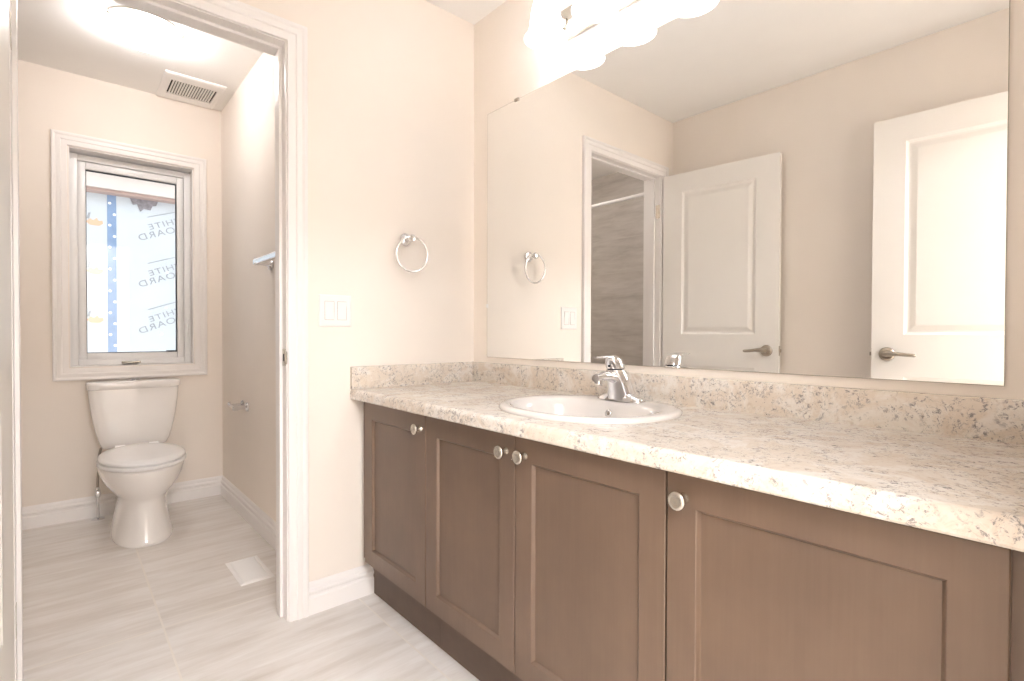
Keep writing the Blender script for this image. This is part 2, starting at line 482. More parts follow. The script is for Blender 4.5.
def lever_handle(root, x, z, y, ny, dirx):
    """lever on a round rose, on the face at local y; the lever points along dirx"""
    h = B().lathe([(0.0, 0), (0.032, 0), (0.033, 0.004), (0.031, 0.009), (0.024, 0.0125), (0.014, 0.014), (0.0125, 0.030), (0.0125, 0.046), (0.0, 0.046)], (x, y, z), (0, ny, 0), 40, False, False)
    pts = [(x - dirx*0.012, y+ny*0.050, z+0.001), (x, y+ny*0.051, z+0.002), (x+dirx*0.022, y+ny*0.053, z+0.003), (x+dirx*0.05, y+ny*0.055, z+0.002), (x+dirx*0.08, y+ny*0.055, z-0.001), (x+dirx*0.108, y+ny*0.052, z-0.003), (x+dirx*0.114, y+ny*0.050, z-0.003)]
    h.tube(pts, [0.009, 0.0135, 0.0125, 0.0095, 0.0085, 0.0078, 0.005], 14)
    return h.build('lever_handle', 'lever', root, smooth=True, angle=45)
def door(name, hinge, ang, w, hs):
    """local x runs from the hinge to the free edge, local -y side is the seen face; the slab is 35 mm thick"""
    root = sroot(name, hinge, ang)
    th = 0.035; z0, z1 = 0.012, 2.047
    b = B()
    pn = [(0.125, w-0.125, 0.265, 0.835), (0.125, w-0.125, 1.030, 1.930)]
    panel_face(b, w, z0, z1, 0.0, hs, pn)
    panel_face(b, w, z0, z1, -hs*th, -hs, pn)
    y0, y1 = 0.0, -hs*th
    b.quad((0,y0,z0),(0,y1,z0),(0,y1,z1),(0,y0,z1)); b.quad((w,y0,z0),(w,y0,z1),(w,y1,z1),(w,y1,z0))
    b.quad((0,y0,z1),(w,y0,z1),(w,y1,z1),(0,y1,z1)); b.quad((0,y0,z0),(0,y1,z0),(w,y1,z0),(w,y0,z0))
    mw = root.matrix_basis
    b.bm.transform(mw)
    b.build('slab', 'door', root)
    return root
def in_door(root, b):
    b.bm.transform(root.matrix_basis); return b
def finish_door(root, w, hs):
    # lever, latch plate, hinges in the door's own frame
    mw = root.matrix_basis
    keep = B.build
    x = w-0.062; z = 0.937
    h = B().lathe([(0.0, 0), (0.032, 0), (0.033, 0.004), (0.031, 0.009), (0.024, 0.0125), (0.014, 0.014), (0.0125, 0.030), (0.0125, 0.038), (0.0, 0.038)], (x, 0, z), (0, hs, 0), 40, False, False)
    pts = [(x+0.012, hs*0.042, z+0.001), (x, hs*0.043, z+0.002), (x-0.022, hs*0.045, z+0.003), (x-0.05, hs*0.046, z+0.002), (x-0.08, hs*0.045, z-0.001), (x-0.108, hs*0.042, z-0.003), (x-0.114, hs*0.040, z-0.003)]
    h.tube(pts, [0.009, 0.0135, 0.0125, 0.0095, 0.0085, 0.0078, 0.005], 14)
    in_door(root, h).build('lever_handle', 'lever', root, smooth=True, angle=45)
    b = B().box(w-0.001, w+0.0015, -hs*0.005, -hs*0.030, z-0.028, z+0.028, 0.0008)
    b.box(w, w+0.010, -hs*0.012, -hs*0.024, z-0.009, z+0.009, 0.002)
    in_door(root, b).build('latch', 'lever', root)
    for hz in (0.25, 1.83):
        b = B().lathe([(0.0055, 0), (0.0065, 0.002), (0.0065, 0.086), (0.0055, 0.088)], (-0.003, -hs*0.040, hz-0.044), (0, 0, 1), 14)
        in_door(root, b).build('hinge', 'nickel', root, smooth=True)
def open_door(name, hx, hy, fx, fy, hs):
    w = math.hypot(fx-hx, fy-hy); a = math.atan2(fy-hy, fx-hx)
    r = door(name, (hx, hy, 0), a, w, hs); finish_door(r, w, hs)
    return r
struct_door1 = open_door('door_1', -1.527, -0.022, -1.604, -0.712, 1)
struct_door2 = open_door('door_2', -1.580, -1.925, -1.531, -1.170, -1)

# ------------------------------------------------------------------ window
wn = sroot('window_1', ((WX0+WX1)/2, YF, (WZ0+WZ1)/2))
path = [(WX0, WZ0, -1, -1), (WX0, WZ1, -1, 1), (WX1, WZ1, 1, 1), (WX1, WZ0, 1, -1)]
B().miter(CAS, path, (0, YF, 0), (1,0,0), (0,0,1), (0,-1,0), True).build('casing', 'trim', wn, smooth=True, angle=25)
def ring_frame(x0, x1, z0, z1, w, ya, yb, bev=0.002):
    b = B()
    b.box(x0, x0+w, ya, yb, z0, z1, bev); b.box(x1-w, x1, ya, yb, z0, z1, bev)
    b.box(x0+w, x1-w, ya, yb, z1-w, z1, bev); b.box(x0+w, x1-w, ya, yb, z0, z0+w, bev)
    return b
b = B()     # reveal lining
b.box(WX0-0.001, WX0+0.004, YF-0.001, YF+0.16, WZ0, WZ1); b.box(WX1-0.004, WX1+0.001, YF-0.001, YF+0.16, WZ0, WZ1)
b.box(WX0, WX1, YF-0.001, YF+0.16, WZ1-0.004, WZ1+0.001); b.box(WX0, WX1, YF-0.001, YF+0.16, WZ0-0.001, WZ0+0.004)
b.build('reveal', 'trim', wn)
fx0, fx1, fz0, fz1 = WX0+0.004, WX1-0.004, WZ0+0.004, WZ1-0.012
ring_frame(fx0, fx1, fz0, fz1, 0.034, YF+0.070, YF+0.150, 0.003).build('frame', 'vinyl', wn, smooth=True)
ring_frame(fx0+0.030, fx1-0.030, fz0+0.030, fz1-0.035, 0.040, YF+0.082, YF+0.135, 0.004).build('sash', 'vinyl', wn, smooth=True)
gx0, gx1, gz0, gz1 = fx0+0.070, fx1-0.070, fz0+0.070, fz1-0.075
ring_frame(gx0-0.001, gx1+0.001, gz0-0.001, gz1+0.001, 0.0045, YF+0.097, YF+0.118, 0).build('gasket', 'gasket', wn)
B().box(gx0, gx1, YF+0.105, YF+0.111, gz0, gz1).build('pane', 'glass', wn)
b = B().box(-1.165, -1.085, YF+0.060, YF+0.072, fz0+0.006, fz0+0.020, 0.003)
b.tube([(-1.155, YF+0.058, fz0+0.014), (-1.120, YF+0.052, fz0+0.015), (-1.075, YF+0.054, fz0+0.014)], 0.0045, 10)
b.build('crank_handle', 'nickel', wn, smooth=True)
B().box(fx1-0.026, fx1-0.010, YF+0.060, YF+0.071, 1.00, 1.10, 0.004).box(fx1-0.022, fx1-0.014, YF+0.046, YF+0.062, 1.035, 1.11, 0.003).build('lock_lever', 'vinyl', wn, smooth=True)
B().box(gx1-0.055, gx1-0.002, YF+0.1035, YF+0.1045, gz0+0.002, gz0+0.010).build('sticker', 'gasket', wn)

# ------------------------------------------------------------------ neighbouring house seen through the window
YH = 3.0
hs_ = thing('neighbour_house_wall', 'white-sheathed house wall with mirrored grey lettering, seen through the window', 'wall', (-1.0, YH, -0.4))
B().box(-2.6, 0.6, YH, YH+0.12, -0.4, 2.20).build('sheathing', 'sheath', hs_)
b = B().box(-2.6, 0.6, YH-0.10, YH, 2.085, 2.215, 0.004); b.box(-2.6, 0.6, YH-0.14, YH-0.10, 2.20, 2.225)
b.build('fascia', 'soffit', hs_)
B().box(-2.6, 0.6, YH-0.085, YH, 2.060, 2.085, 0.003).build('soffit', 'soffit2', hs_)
B().box(-1.166, -1.112, YH-0.002, YH, -0.2, 2.06).build('seam_tape', 'tape', hs_)
caps = [(-1.139 + (0.016 if k % 2 else -0.012), YH-0.002, 2.0 - k*0.082) for k in range(16)]
caps += [(x, YH, z) for x, z in ((-0.79, 1.51), (-0.80, 1.23), (-0.83, 1.02), (-1.295, 1.17))]
for c_ in caps:
    B().lathe([(0.010, 0), (0.009, 0.004), (0.0, 0.005)], c_, (0, -1, 0), 12, False, False).build('fastener_cap', 'white', hs_)
b = B()     # torn felt under the soffit
b.loft([[(-1.03, y_, 2.06), (-1.01, y_, 2.01), (-0.985, y_, 2.02), (-0.965, y_, 1.965), (-0.94, y_, 1.99), (-0.90, y_, 1.985), (-0.885, y_, 2.02), (-0.862, y_, 2.025), (-0.85, y_, 2.06)] for y_ in (YH-0.006, YH-0.001)])
b.build('torn_felt', 'torn', hs_)
def text_mesh(body, size, xs=1.0, space=1.0):
    cu = bpy.data.curves.new('lettering', 'FONT'); cu.body = body; cu.size = size; cu.extrude = 0.0005
    cu.align_x = 'RIGHT'; cu.space_character = space
    ob = bpy.data.objects.new('tmp', cu); COL.objects.link(ob)
    dg = bpy.context.evaluated_depsgraph_get()
    me = bpy.data.meshes.new_from_object(ob.evaluated_get(dg), depsgraph=dg)
    bpy.data.objects.remove(ob); bpy.data.curves.remove(cu)
    return me
def lettering(body, size, x, z, tilt, space=1.15, mat='print'):
    """mirrored lettering: its last letter stands at (x, z), it runs backwards to the right, rising"""
    me = text_mesh(body, size, space=space)
    # text x -> mirrored; text y -> z; RIGHT aligned: x in [-w, 0] -> mirrored to [0, w]
    Mx = Matrix(((-1.25, 0, 0, 0), (0, 0, 1, 0), (0, 1, 0, 0), (0, 0, 0, 1)))
    me.transform(Mx)
    me.transform(Matrix.Translation((x, YH-0.0012, z)) @ Matrix.Rotation(-tilt, 4, 'Y'))
    me.transform(hs_.matrix_basis.inverted())
    me.materials.clear(); me.materials.append(M[mat])
    o = bpy.data.objects.new('lettering', me); COL.objects.link(o); o.parent = hs_
    return o
for z in (1.845, 1.485, 1.125):
    lettering('WHITE', 0.062, -0.905, z-0.012, math.radians(22))
    lettering('BOARD', 0.068, -0.970, z-0.105, math.radians(22))
    c = B(); a = math.radians(20)
    c.tube([(-0.92, YH-0.001, z+0.085), (-0.62, YH-0.001, z+0.085+0.30*math.tan(a))], 0.0022, 6).build('printed_line', 'print', hs_)
    c = B()     # faded orange flame mark
    fl = [(-0.055, 0), (-0.03, -0.022), (0.02, -0.024), (0.045, -0.006), (0.042, 0.018), (0.02, 0.012), (0.008, 0.034), (-0.012, 0.014), (-0.03, 0.026)]
    c.loft([[(-1.235+px, y_, z+0.0+pz) for px, pz in fl] for y_ in (YH-0.0018, YH-0.0004)])
    c.build('flame_mark', 'orange', hs_)
    c = B().loft([[(-1.285+px, y_, z+0.025+pz) for px, pz in ((0, 0), (0.014, -0.004), (0.024, 0.045), (0.010, 0.04))] for y_ in (YH-0.0018, YH-0.0004)])
    c.build('printed_tick', 'print', hs_)

# ------------------------------------------------------------------ toilet
TX = -1.120
to = thing('toilet', 'white two-piece toilet under the window with its lid down', 'toilet', (TX, 1.42, 0))
def oval(z, a, yf, yb, q=2.3):
    return (TX, (yf+yb)/2, z, a*1.035, (yb-yf)/2, q)
b = B()
b.ell([oval(0.0, .124, 1.105, 1.66), oval(.012, .126, 1.10, 1.66), oval(.03, .122, 1.11, 1.66), oval(.10, .110, 1.128, 1.66), oval(.16, .101, 1.137, 1.66), oval(.20, .100, 1.135, 1.66), oval(.225, .110, 1.12, 1.66, 2.2),
       oval(.25, .130, 1.098, 1.66, 2.15), oval(.285, .152, 1.074, 1.66, 2.1), oval(.325, .168, 1.056, 1.66, 2.1), oval(.36, .176, 1.047, 1.67, 2.1), oval(.370, .177, 1.046, 1.67, 2.1), oval(.376, .172, 1.052, 1.665, 2.1)], 56)
b.box(TX-0.11, TX+0.11, 1.56, 1.78, 0.28, 0.395, 0.02, 3)
b.build('bowl', 'porcelain', to, smooth=True, angle=50)
B().ell([oval(.377, .160, 1.066, 1.565, 2.15), oval(.3795, .160, 1.066, 1.565, 2.15), oval(.380, .176, 1.047, 1.58, 2.15), oval(.383, .178, 1.044, 1.58, 2.15), oval(.394, .178, 1.044, 1.58, 2.15), oval(.397, .175, 1.048, 1.575, 2.15)], 56).build('seat', 'seat', to, smooth=True, angle=50)
B().ell([oval(.3975, .158, 1.068, 1.56, 2.15), oval(.4015, .158, 1.068, 1.56, 2.15), oval(.402, .173, 1.052, 1.575, 2.15), oval(.405, .175, 1.049, 1.575, 2.15), oval(.414, .174, 1.050, 1.575, 2.15), oval(.421, .164, 1.062, 1.565, 2.15), oval(.424, .13, 1.10, 1.53, 2.15), oval(.4255, .06, 1.2, 1.45, 2.1)], 56).build('seat_lid', 'seat', to, smooth=True, angle=50)
for sx in (-0.075, 0.075):
    B().lathe([(0.014, 0), (0.014, 0.045)], (TX+sx-0.022, 1.585, 0.407), (1, 0, 0), 16).build('seat_hinge', 'seat', to, smooth=True)
def trect(z, w, yf, yb, q=7): return (TX, (yf+yb)/2, z, w, (yb-yf)/2, q)
B().ell([trect(.392, .135, 1.655, 1.785), trect(.40, .148, 1.64, 1.787), trect(.43, .160, 1.632, 1.787), trect(.50, .178, 1.622, 1.787), trect(.58, .192, 1.616, 1.787), trect(.66, .201, 1.612, 1.787), trect(.722, .205, 1.610, 1.787)], 72).build('tank', 'porcelain', to, smooth=True, angle=50)
B().ell([trect(.721, .207, 1.606, 1.790), trect(.724, .212, 1.602, 1.792), trect(.748, .2135, 1.600, 1.793), trect(.757, .2125, 1.602, 1.792), trect(.761, .207, 1.608, 1.788)], 72).build('tank_lid', 'porcelain', to, smooth=True, angle=50)
B().lathe([(0.024, 0), (0.024, 0.006), (0.020, 0.009), (0.0, 0.0095)], (TX+0.005, 1.695, 0.760), (0,0,1), 28, True, False).build('flush_button', 'chrome', to, smooth=True)
su = thing('water_supply_valve', 'chrome water supply valve and hose on the floor left of the toilet', 'valve', (-1.283, 1.735, 0))
B().lathe([(0.030, 0), (0.030, 0.003), (0.022, 0.008), (0.009, 0.010)], (-1.283, 1.735, 0), (0,0,1), 24).build('escutcheon', 'chrome', su, smooth=True)
B().lathe([(0.0075, 0.008), (0.0075, 0.12), (0.0105, 0.122), (0.0105, 0.128), (0.0125, 0.130), (0.0125, 0.165), (0.009, 0.168), (0.009, 0.178)], (-1.283, 1.735, 0), (0,0,1), 18).build('pipe', 'chrome', su, smooth=True)
B().lathe([(0.006, 0), (0.006, 0.014), (0.014, 0.016), (0.014, 0.026), (0.008, 0.028)], (-1.283, 1.722, 0.148), (0,-1,0), 18).build('valve_knob', 'chrome', su, smooth=True)
B().tube([(-1.283, 1.735, 0.175), (-1.283, 1.735, 0.22), (-1.278, 1.733, 0.28), (-1.278, 1.732, 0.34), (-1.272, 1.728, 0.375), (-1.268, 1.724, 0.392)], 0.006, 12).build('hose', 'lever', su, smooth=True)

# ------------------------------------------------------------------ toilet room fittings
# towel bar on the right wall
tb = thing('towel_bar', 'chrome towel bar on the toilet room wall just inside the doorway', 'towel bar', (XTR, 0.48, 1.37))
BX = XTR-0.066
b = B().tube([(BX, 0.775, 1.372), (BX, 0.165, 1.372)], 0.0165, 20)
b.build('bar', 'chrome', tb, smooth=True)
for yy in (0.76, 0.20):
    p_ = B().lathe([(0.024, 0), (0.026, 0.003), (0.024, 0.009), (0.014, 0.014), (0.0105, 0.03), (0.0125, 0.055), (0.0165, 0.06), (0.0175, 0.07), (0.0155, 0.082), (0.0, 0.084)], (XTR, yy, 1.358), (-1, 0, 0.18), 24, True, False)
    p_.build('post', 'chrome', tb, smooth=True, angle=50)
# toilet paper holder
tp = thing('toilet_paper_holder', 'chrome empty toilet paper holder low on the right wall of the toilet room', 'toilet paper holder', (XTR, 1.24, 0.62))
B().lathe([(0.026, 0), (0.027, 0.004), (0.024, 0.010), (0.012, 0.015), (0.011, 0.045), (0.015, 0.052), (0.015, 0.074), (0.010, 0.078)], (XTR, 1.20, 0.620), (-1, 0, 0), 24).build('post', 'chrome', tp, smooth=True, angle=50)
B().tube([(XTR-0.062, 1.188, 0.620), (XTR-0.064, 1.25, 0.622), (XTR-0.064, 1.325, 0.622), (XTR-0.064, 1.335, 0.628), (XTR-0.064, 1.337, 0.640)], [0.0085]*4+[0.0065], 14).build('arm', 'chrome', tp, smooth=True, angle=50)
B().lathe([(0.026, 0), (0.027, 0.004), (0.022, 0.010), (0.011, 0.015), (0.010, 0.062), (0.013, 0.068), (0.0, 0.07)], (XTR, 1.30, 0.622), (-1, 0, 0), 24, True, False).build('post', 'chrome', tp, smooth=True, angle=50)

# floor register
fv = thing('floor_vent', 'white floor register beside the toilet room doorway', 'vent', (-0.821, 0.522, 0))
b = B(); x0, x1, y0, y1 = -0.886, -0.756, 0.388, 0.656
b.loft([[(x0, y0, 0), (x1, y0, 0), (x1, y1, 0), (x0, y1, 0)], [(x0, y0, 0.002), (x1, y0, 0.002), (x1, y1, 0.002), (x0, y1, 0.002)],
        [(x0+.010, y0+.010, 0.006), (x1-.010, y0+.010, 0.006), (x1-.010, y1-.010, 0.006), (x0+.010, y1-.010, 0.006)],
        [(x0+.016, y0+.016, 0.006), (x1-.016, y0+.016, 0.006), (x1-.016, y1-.016, 0.006), (x0+.016, y1-.016, 0.006)],
        [(x0+.017, y0+.017, 0.0035), (x1-.017, y0+.017, 0.0035), (x1-.017, y1-.017, 0.0035), (x0+.017, y1-.017, 0.0035)]])
b.build('frame', 'plastic', fv)
b = B()
for k in range(26): b.box(x0+.018, x1-.018, y0+.0185+k*0.0089, y0+.0185+k*0.0089+0.0062, 0.0034, 0.0050)
b.build('grille', 'plastic', fv)

# exhaust vent on the ceiling
cv = thing('ceiling_vent', 'white slotted exhaust fan grille on the toilet room ceiling', 'vent', (-0.853, 1.615, ZC))
b = B(); x0, x1, y0, y1 = -1.000, -0.706, 1.415, 1.795; sx0, sx1, sy0, sy1 = -0.962, -0.738, 1.497, 1.700
zt, zb = ZC, ZC-0.011
def rect(a0, a1, c0, c1, z): return [(a0, c0, z), (a1, c0, z), (a1, c1, z), (a0, c1, z)]
b.loft([rect(x0, x1, y0, y1, zt), rect(x0, x1, y0, y1, zt-0.006), rect(x0+.012, x1-.012, y0+.012, y1-.012, zb), rect(sx0, sx1, sy0, sy1, zb), rect(sx0, sx1, sy0, sy1, zt-0.002)], False, False)
b.build('cover', 'plastic', cv)
B().box(sx0, sx1, sy0, sy1, zt-0.0035, zt-0.0015).build('dark_duct', 'vent_dark', cv)
NS = 17; st = (sx1-sx0)/NS
b = B()
for k in range(1, NS): b.box(sx0+k*st-0.0036, sx0+k*st+0.0036, sy0, sy1, zb, zt-0.004)
b.build('louvers', 'plastic', cv)

# ceiling lamp
LX, LY = -1.135, 1.005
cl = thing('ceiling_lamp', 'lit alabaster glass bowl lamp with metal clips on the toilet room ceiling', 'lamp', (LX, LY, ZC))
B().lathe([(0.142, 0), (0.142, -0.010), (0.125, -0.016), (0.0, -0.016)], (LX, LY, ZC), (0,0,1), 40, True, False).build('ceiling_plate', 'nickel', cl, smooth=True)
R_ = 0.150
prof = [(R_+0.004, -0.019), (R_, -0.026), (R_*0.97, -0.045), (R_*0.88, -0.059), (R_*0.72, -0.073), (R_*0.5, -0.084), (R_*0.25, -0.090), (0.0, -0.092)]
bw = B().lathe(prof, (LX, LY, ZC), (0,0,1), 56, False, False).build('glass_bowl', 'bowl', cl, smooth=True, angle=80)
for ang in (212, 332, 92):
    t = math.radians(ang); d = Vector((math.cos(t), math.sin(t), 0)); o0 = Vector((LX, LY, ZC))
    b = B().tube([o0+d*0.11+Vector((0,0,-0.012)), o0+d*(R_+0.004)+Vector((0,0,-0.016)), o0+d*(R_+0.009)+Vector((0,0,-0.030)), o0+d*(R_+0.002)+Vector((0,0,-0.040))], 0.0035, 8)
    b.lathe([(0.007, 0), (0.008, 0.006), (0.004, 0.011), (0.0, 0.011)], o0+d*(R_+0.004)+Vector((0,0,-0.034)), d, 12, True, False)
    b.build('clip', 'lever', cl, smooth=True)
for sx in (-0.055, 0.06):
    B().lathe([(0.012, 0.02), (0.014, 0.0), (0.026, -0.018), (0.030, -0.034), (0.024, -0.044), (0.0, -0.050)], (LX+sx, LY+0.02, ZC-0.018), (0,0,1), 20, True, False).build('bulb', 'bulb2', cl, smooth=True)

# tub alcove (seen in the mirror through the doorway)
tu = thing('bathtub', 'white bathtub in the tiled alcove left of the toilet', 'bathtub', (-1.94, 0.96, 0))
b = B(); x0, x1, y0, y1 = XTL+0.003, -1.66, PT+0.003, YF-0.003
b.loft([rect(x0, x1, y0, y1, 0), rect(x0, x1, y0, y1, 0.50), rect(x0+.06, x1-.06, y0+.08, y1-.08, 0.505), rect(x0+.085, x1-.085, y0+.12, y1-.12, 0.46), rect(x0+.13, x1-.13, y0+.25, y1-.22, 0.12)])
bmesh.ops.bevel(b.bm, geom=list(b.bm.edges), offset=0.012, segments=2, affect='EDGES', clamp_overlap=True)
b.build('tub_shell', 'porcelain', tu, smooth=True, angle=50)
rd = thing('shower_rod', 'white straight shower curtain rod across the tub alcove, seen in the mirror', 'shower rod', (-1.665, 0.96, 2.01))
B().tube([(-1.665, PT+0.002, 2.01), (-1.665, YF-0.002, 2.01)], 0.0135, 16).build('rod', 'plastic', rd, smooth=True)
for ya, d in ((PT, 1), (YF, -1)):
    B().lathe([(0.030, 0), (0.030, 0.004), (0.020, 0.012), (0.018, 0.022)], (-1.665, ya, 2.01), (0, d, 0), 24).build('flange', 'plastic', rd, smooth=True)

# ------------------------------------------------------------------ vanity cabinets
XD, XFR = -0.558, -0.538      # door fronts, cabinet front frame
ZB, ZTOP = 0.152, 0.774
def shaker_door(root, y0, y1, knob_y, knob_z=0.722, label=None):
    ya, yb = max(y0, y1), min(y0, y1)      # ya: nearer the partition
    b = B(); z0, z1 = ZB, 0.766; s = 0.060
    r = []
    def rr(i, x): return [(x, ya-i, z0+i), (x, yb+i, z0+i), (x, yb+i, z1-i), (x, ya-i, z1-i)]
    r = [rr(0, XFR-0.0005), rr(0, XD+0.0015), rr(0.0015, XD), rr(s-0.001, XD), rr(s+0.001, XD+0.0015), rr(s+0.005, XD+0.008), rr(s+0.006, XD+0.009)]
    b.loft(r, True, True)
    d = b.build('door', 'wood', root)
    k = B().lathe([(0.011, 0), (0.0095, 0.004), (0.0068, 0.009), (0.0068, 0.015), (0.0120, 0.019), (0.0172, 0.0225), (0.0178, 0.0262), (0.0160, 0.0292), (0.0118, 0.0302), (0.0110, 0.0296), (0.0, 0.0318)], (XD, knob_y, knob_z), (-1, 0, 0), 32, True, False)
    k.build('knob', 'nickel', d, smooth=True, angle=50)
    return d
def carcass(root, y0, y1):
    ya, yb = max(y0, y1), min(y0, y1); t = 0.016
    b = B()
    b.box(XFR, -0.003, ya-t, ya, ZB-0.004, ZTOP); b.box(XFR, -0.003, yb, yb+t, ZB-0.004, ZTOP)
    b.box(XFR, -0.003, yb+t, ya-t, ZB-0.004, ZB+t); b.box(-0.010, -0.003, yb+t, ya-t, ZB+t, ZTOP)
    b.box(XFR, XFR+0.018, yb+t, ya-t, ZTOP-0.07, ZTOP)
    b.build('carcass', 'wood', root)
    B().box(-0.502, -0.486, yb, ya, 0.0, ZB-0.004).build('toe_kick', 'toe', root)
G = 0.002
c1 = thing('base_cabinet', 'brown single-door vanity cabinet beside the towel ring wall', 'cabinet', (-0.27, -0.245, 0))
carcass(c1, -0.003, -0.489)
B().box(XFR-0.001, XFR+0.016, -0.003, -0.052, ZB-0.004, ZTOP).build('filler_strip', 'wood', c1)
shaker_door(c1, -0.052, -0.489+G, -0.459)
c2 = thing('base_cabinet', 'brown two-door vanity cabinet under the sink, knobs side by side', 'cabinet', (-0.27, -0.922, 0))
carcass(c2, -0.4895, -1.3555)
shaker_door(c2, -0.489-G, -0.918+G, -0.882)
shaker_door(c2, -0.918-G, -1.356+G, -0.955)
c3 = thing('base_cabinet', 'brown wide single-door vanity cabinet at the right end of the counter', 'cabinet', (-0.27, -1.65, 0))
carcass(c3, -1.356, YR+0.003)
shaker_door(c3, -1.356-G, -1.832, -1.393)
B().box(XFR-0.001, XFR+0.016, -1.822, YR+0.003, ZB-0.004, ZTOP).build('filler_strip', 'wood', c3)

# ------------------------------------------------------------------ countertop
SCX, SCY, SA, SB = -0.297, -0.933, 0.233, 0.263
ct = thing('countertop', 'pale speckled granite-look laminate vanity countertop with a raised splash', 'countertop', (-0.3, -0.97, 0.776))
ZT, ZU, XE = 0.814, 0.776, -0.594
def slab():
    b = B(); bm = b.bm
    xa, xb, ya, yb = XE+0.014, -0.001, YR+0.001, -0.001
    angs = sorted([2*PI*i/72 for i in range(72)] + [math.atan2(y-SCY, x-SCX) % (2*PI) for x in (xa, xb) for y in (ya, yb)])
    inner, outer = [], []
    ea, eb = SA-0.022, SB-0.022
    for t in angs:
        c, s = math.cos(t), math.sin(t)
        k = 1/math.sqrt((c/ea)**2+(s/eb)**2); inner.append((SCX+c*k, SCY+s*k))
        tx = ((xb-SCX)/c if c > 1e-9 else (xa-SCX)/c if c < -1e-9 else 1e9)
        ty = ((yb-SCY)/s if s > 1e-9 else (ya-SCY)/s if s < -1e-9 else 1e9)
        k = min(tx, ty); outer.append((SCX+c*k, SCY+s*k))
    rings = [[(x, y, ZU) for x, y in inner], [(x, y, ZT) for x, y in inner], [(x, y, ZT) for x, y in outer], [(x, y, ZU) for x, y in outer], [(x, y, ZU) for x, y in inner]]
    b.loft(rings, False, False)
    # rounded nose along the front
    prof = [(0, ZT), (0.004, ZT-0.0006), (0.009, ZT-0.0035), (0.0125, ZT-0.009), (0.014, ZT-0.015), (0.014, ZU+0.004), (0.011, ZU), (0, ZU)]
    b.loft([[(xa-d, y, z) for d, z in prof] for y in (ya, yb)])
    return b
slab().build('worktop', 'laminate', ct, smooth=True, angle=30)
B().box(-0.020, -0.001, YR+0.001, -0.001, ZT-0.001, 0.900, 0.003).build('backsplash', 'laminate', ct, smooth=True, angle=30)
B().box(XE, -0.020, -0.020, -0.001, ZT-0.001, 0.900, 0.003).build('side_splash', 'laminate', ct, smooth=True, angle=30)

# ------------------------------------------------------------------ sink
sk = thing('sink', 'white oval drop-in sink set in the speckled countertop', 'sink', (SCX, SCY, ZT))
b = B()
def er(dx, z, a, bb): return (SCX+dx, SCY, z, a, bb, 2.15)
b.ell([er(0, ZT+0.0004, SA, SB), er(0, ZT+0.007, SA+0.001, SB+0.001), er(0, ZT+0.012, SA-0.006, SB-0.006), er(-0.001, ZT+0.0135, SA-0.016, SB-0.016),
       er(-0.012, ZT+0.0125, SA-0.040, SB-0.034), er(-0.030, ZT+0.0105, SA-0.066, SB-0.045), er(-0.032, ZT+0.004, SA-0.074, SB-0.053), er(-0.033, ZT-0.015, SA-0.080, SB-0.060),
       er(-0.033, ZT-0.05, SA-0.088, SB-0.070), er(-0.032, ZT-0.09, SA-0.102, SB-0.088), er(-0.031, ZT-0.115, SA-0.13, SB-0.125), er(-0.03, ZT-0.124, SA-0.17, SB-0.18), er(-0.03, ZT-0.128, 0.026, 0.026)], 72, False, True)
b.build('basin', 'basin', sk, smooth=True, angle=70)
b = B().lathe([(0.030, 0), (0.030, 0.002), (0.022, 0.003), (0.020, 0.001), (0.0, 0.001)], (SCX-0.03, SCY, ZT-0.128), (0,0,1), 28, True, False)
b.build('drain', 'chrome', sk, smooth=True)
OVX = SCX-0.033+SA-0.082
ovn = Vector((-1, 0, 0.16)).normalized()
b = B().torus((OVX-0.004, SCY+0.012, ZT-0.026), ovn, 0.0085, 0.0032, n=28)
b.build('overflow_ring', 'chrome', sk, smooth=True)
B().lathe([(0.007, 0), (0.007, 0.002)], Vector((OVX-0.0035, SCY+0.012, ZT-0.026)), ovn, 20).build('overflow_hole', 'lever', sk)

# ------------------------------------------------------------------ faucet
FX, FY, FZ = -0.136, SCY, ZT+0.0125
fa = thing('faucet', 'chrome single-lever faucet on the back rim of the sink', 'faucet', (FX, FY, FZ))
b = B()     # deck plate, low at the ends and sweeping up to the body
rings = []
for yy, hx, hz in ((-0.080, 0.012, 0.006), (-0.076, 0.020, 0.011), (-0.060, 0.026, 0.016), (-0.042, 0.029, 0.024), (-0.028, 0.030, 0.036), (0, 0.031, 0.046), (0.028, 0.030, 0.036), (0.042, 0.029, 0.024), (0.060, 0.026, 0.016), (0.076, 0.020, 0.011), (0.080, 0.012, 0.006)):
    rings.append([(FX+hx*math.cos(t), FY+yy, FZ-0.001+max(0, math.sin(t))**0.8*hz) for t in (PI*k/12 for k in range(13))])
b.loft(rings)
b.build('deck_plate', 'chrome', fa, smooth=True, angle=60)
b = B()     # body leaning towards the bowl
def fr(dx, z, a, bb): return (FX+dx, FY, FZ+z, a, bb, 2.3)
b.ell([fr(0.004, 0.004, .038, .048), fr(0.0, 0.025, .036, .043), fr(-0.010, 0.055, .034, .036), fr(-0.022, 0.084, .031, .030), fr(-0.027, 0.094, .0275, .0265)], 36)
pts = [(-0.018, 0.060), (-0.045, 0.072), (-0.075, 0.078), (-0.102, 0.077), (-0.122, 0.072)]
rg = []
for (dx, z), w, h in zip(pts, (.024, .022, .0195, .018, .014), (.020, .017, .0145, .0135, .011)):
    rg.append([(FX+dx, FY+w*math.cos(t), FZ+z+h*math.sin(t)) for t in (2*PI*k/20 for k in range(20))])
b.loft(rg)
b.build('body', 'chrome', fa, smooth=True, angle=60)
B().lathe([(0.0125, 0), (0.0125, -0.013), (0.010, -0.014)], (FX-0.108, FY, FZ+0.068), (0,0,1), 20).build('aerator', 'chrome', fa, smooth=True)
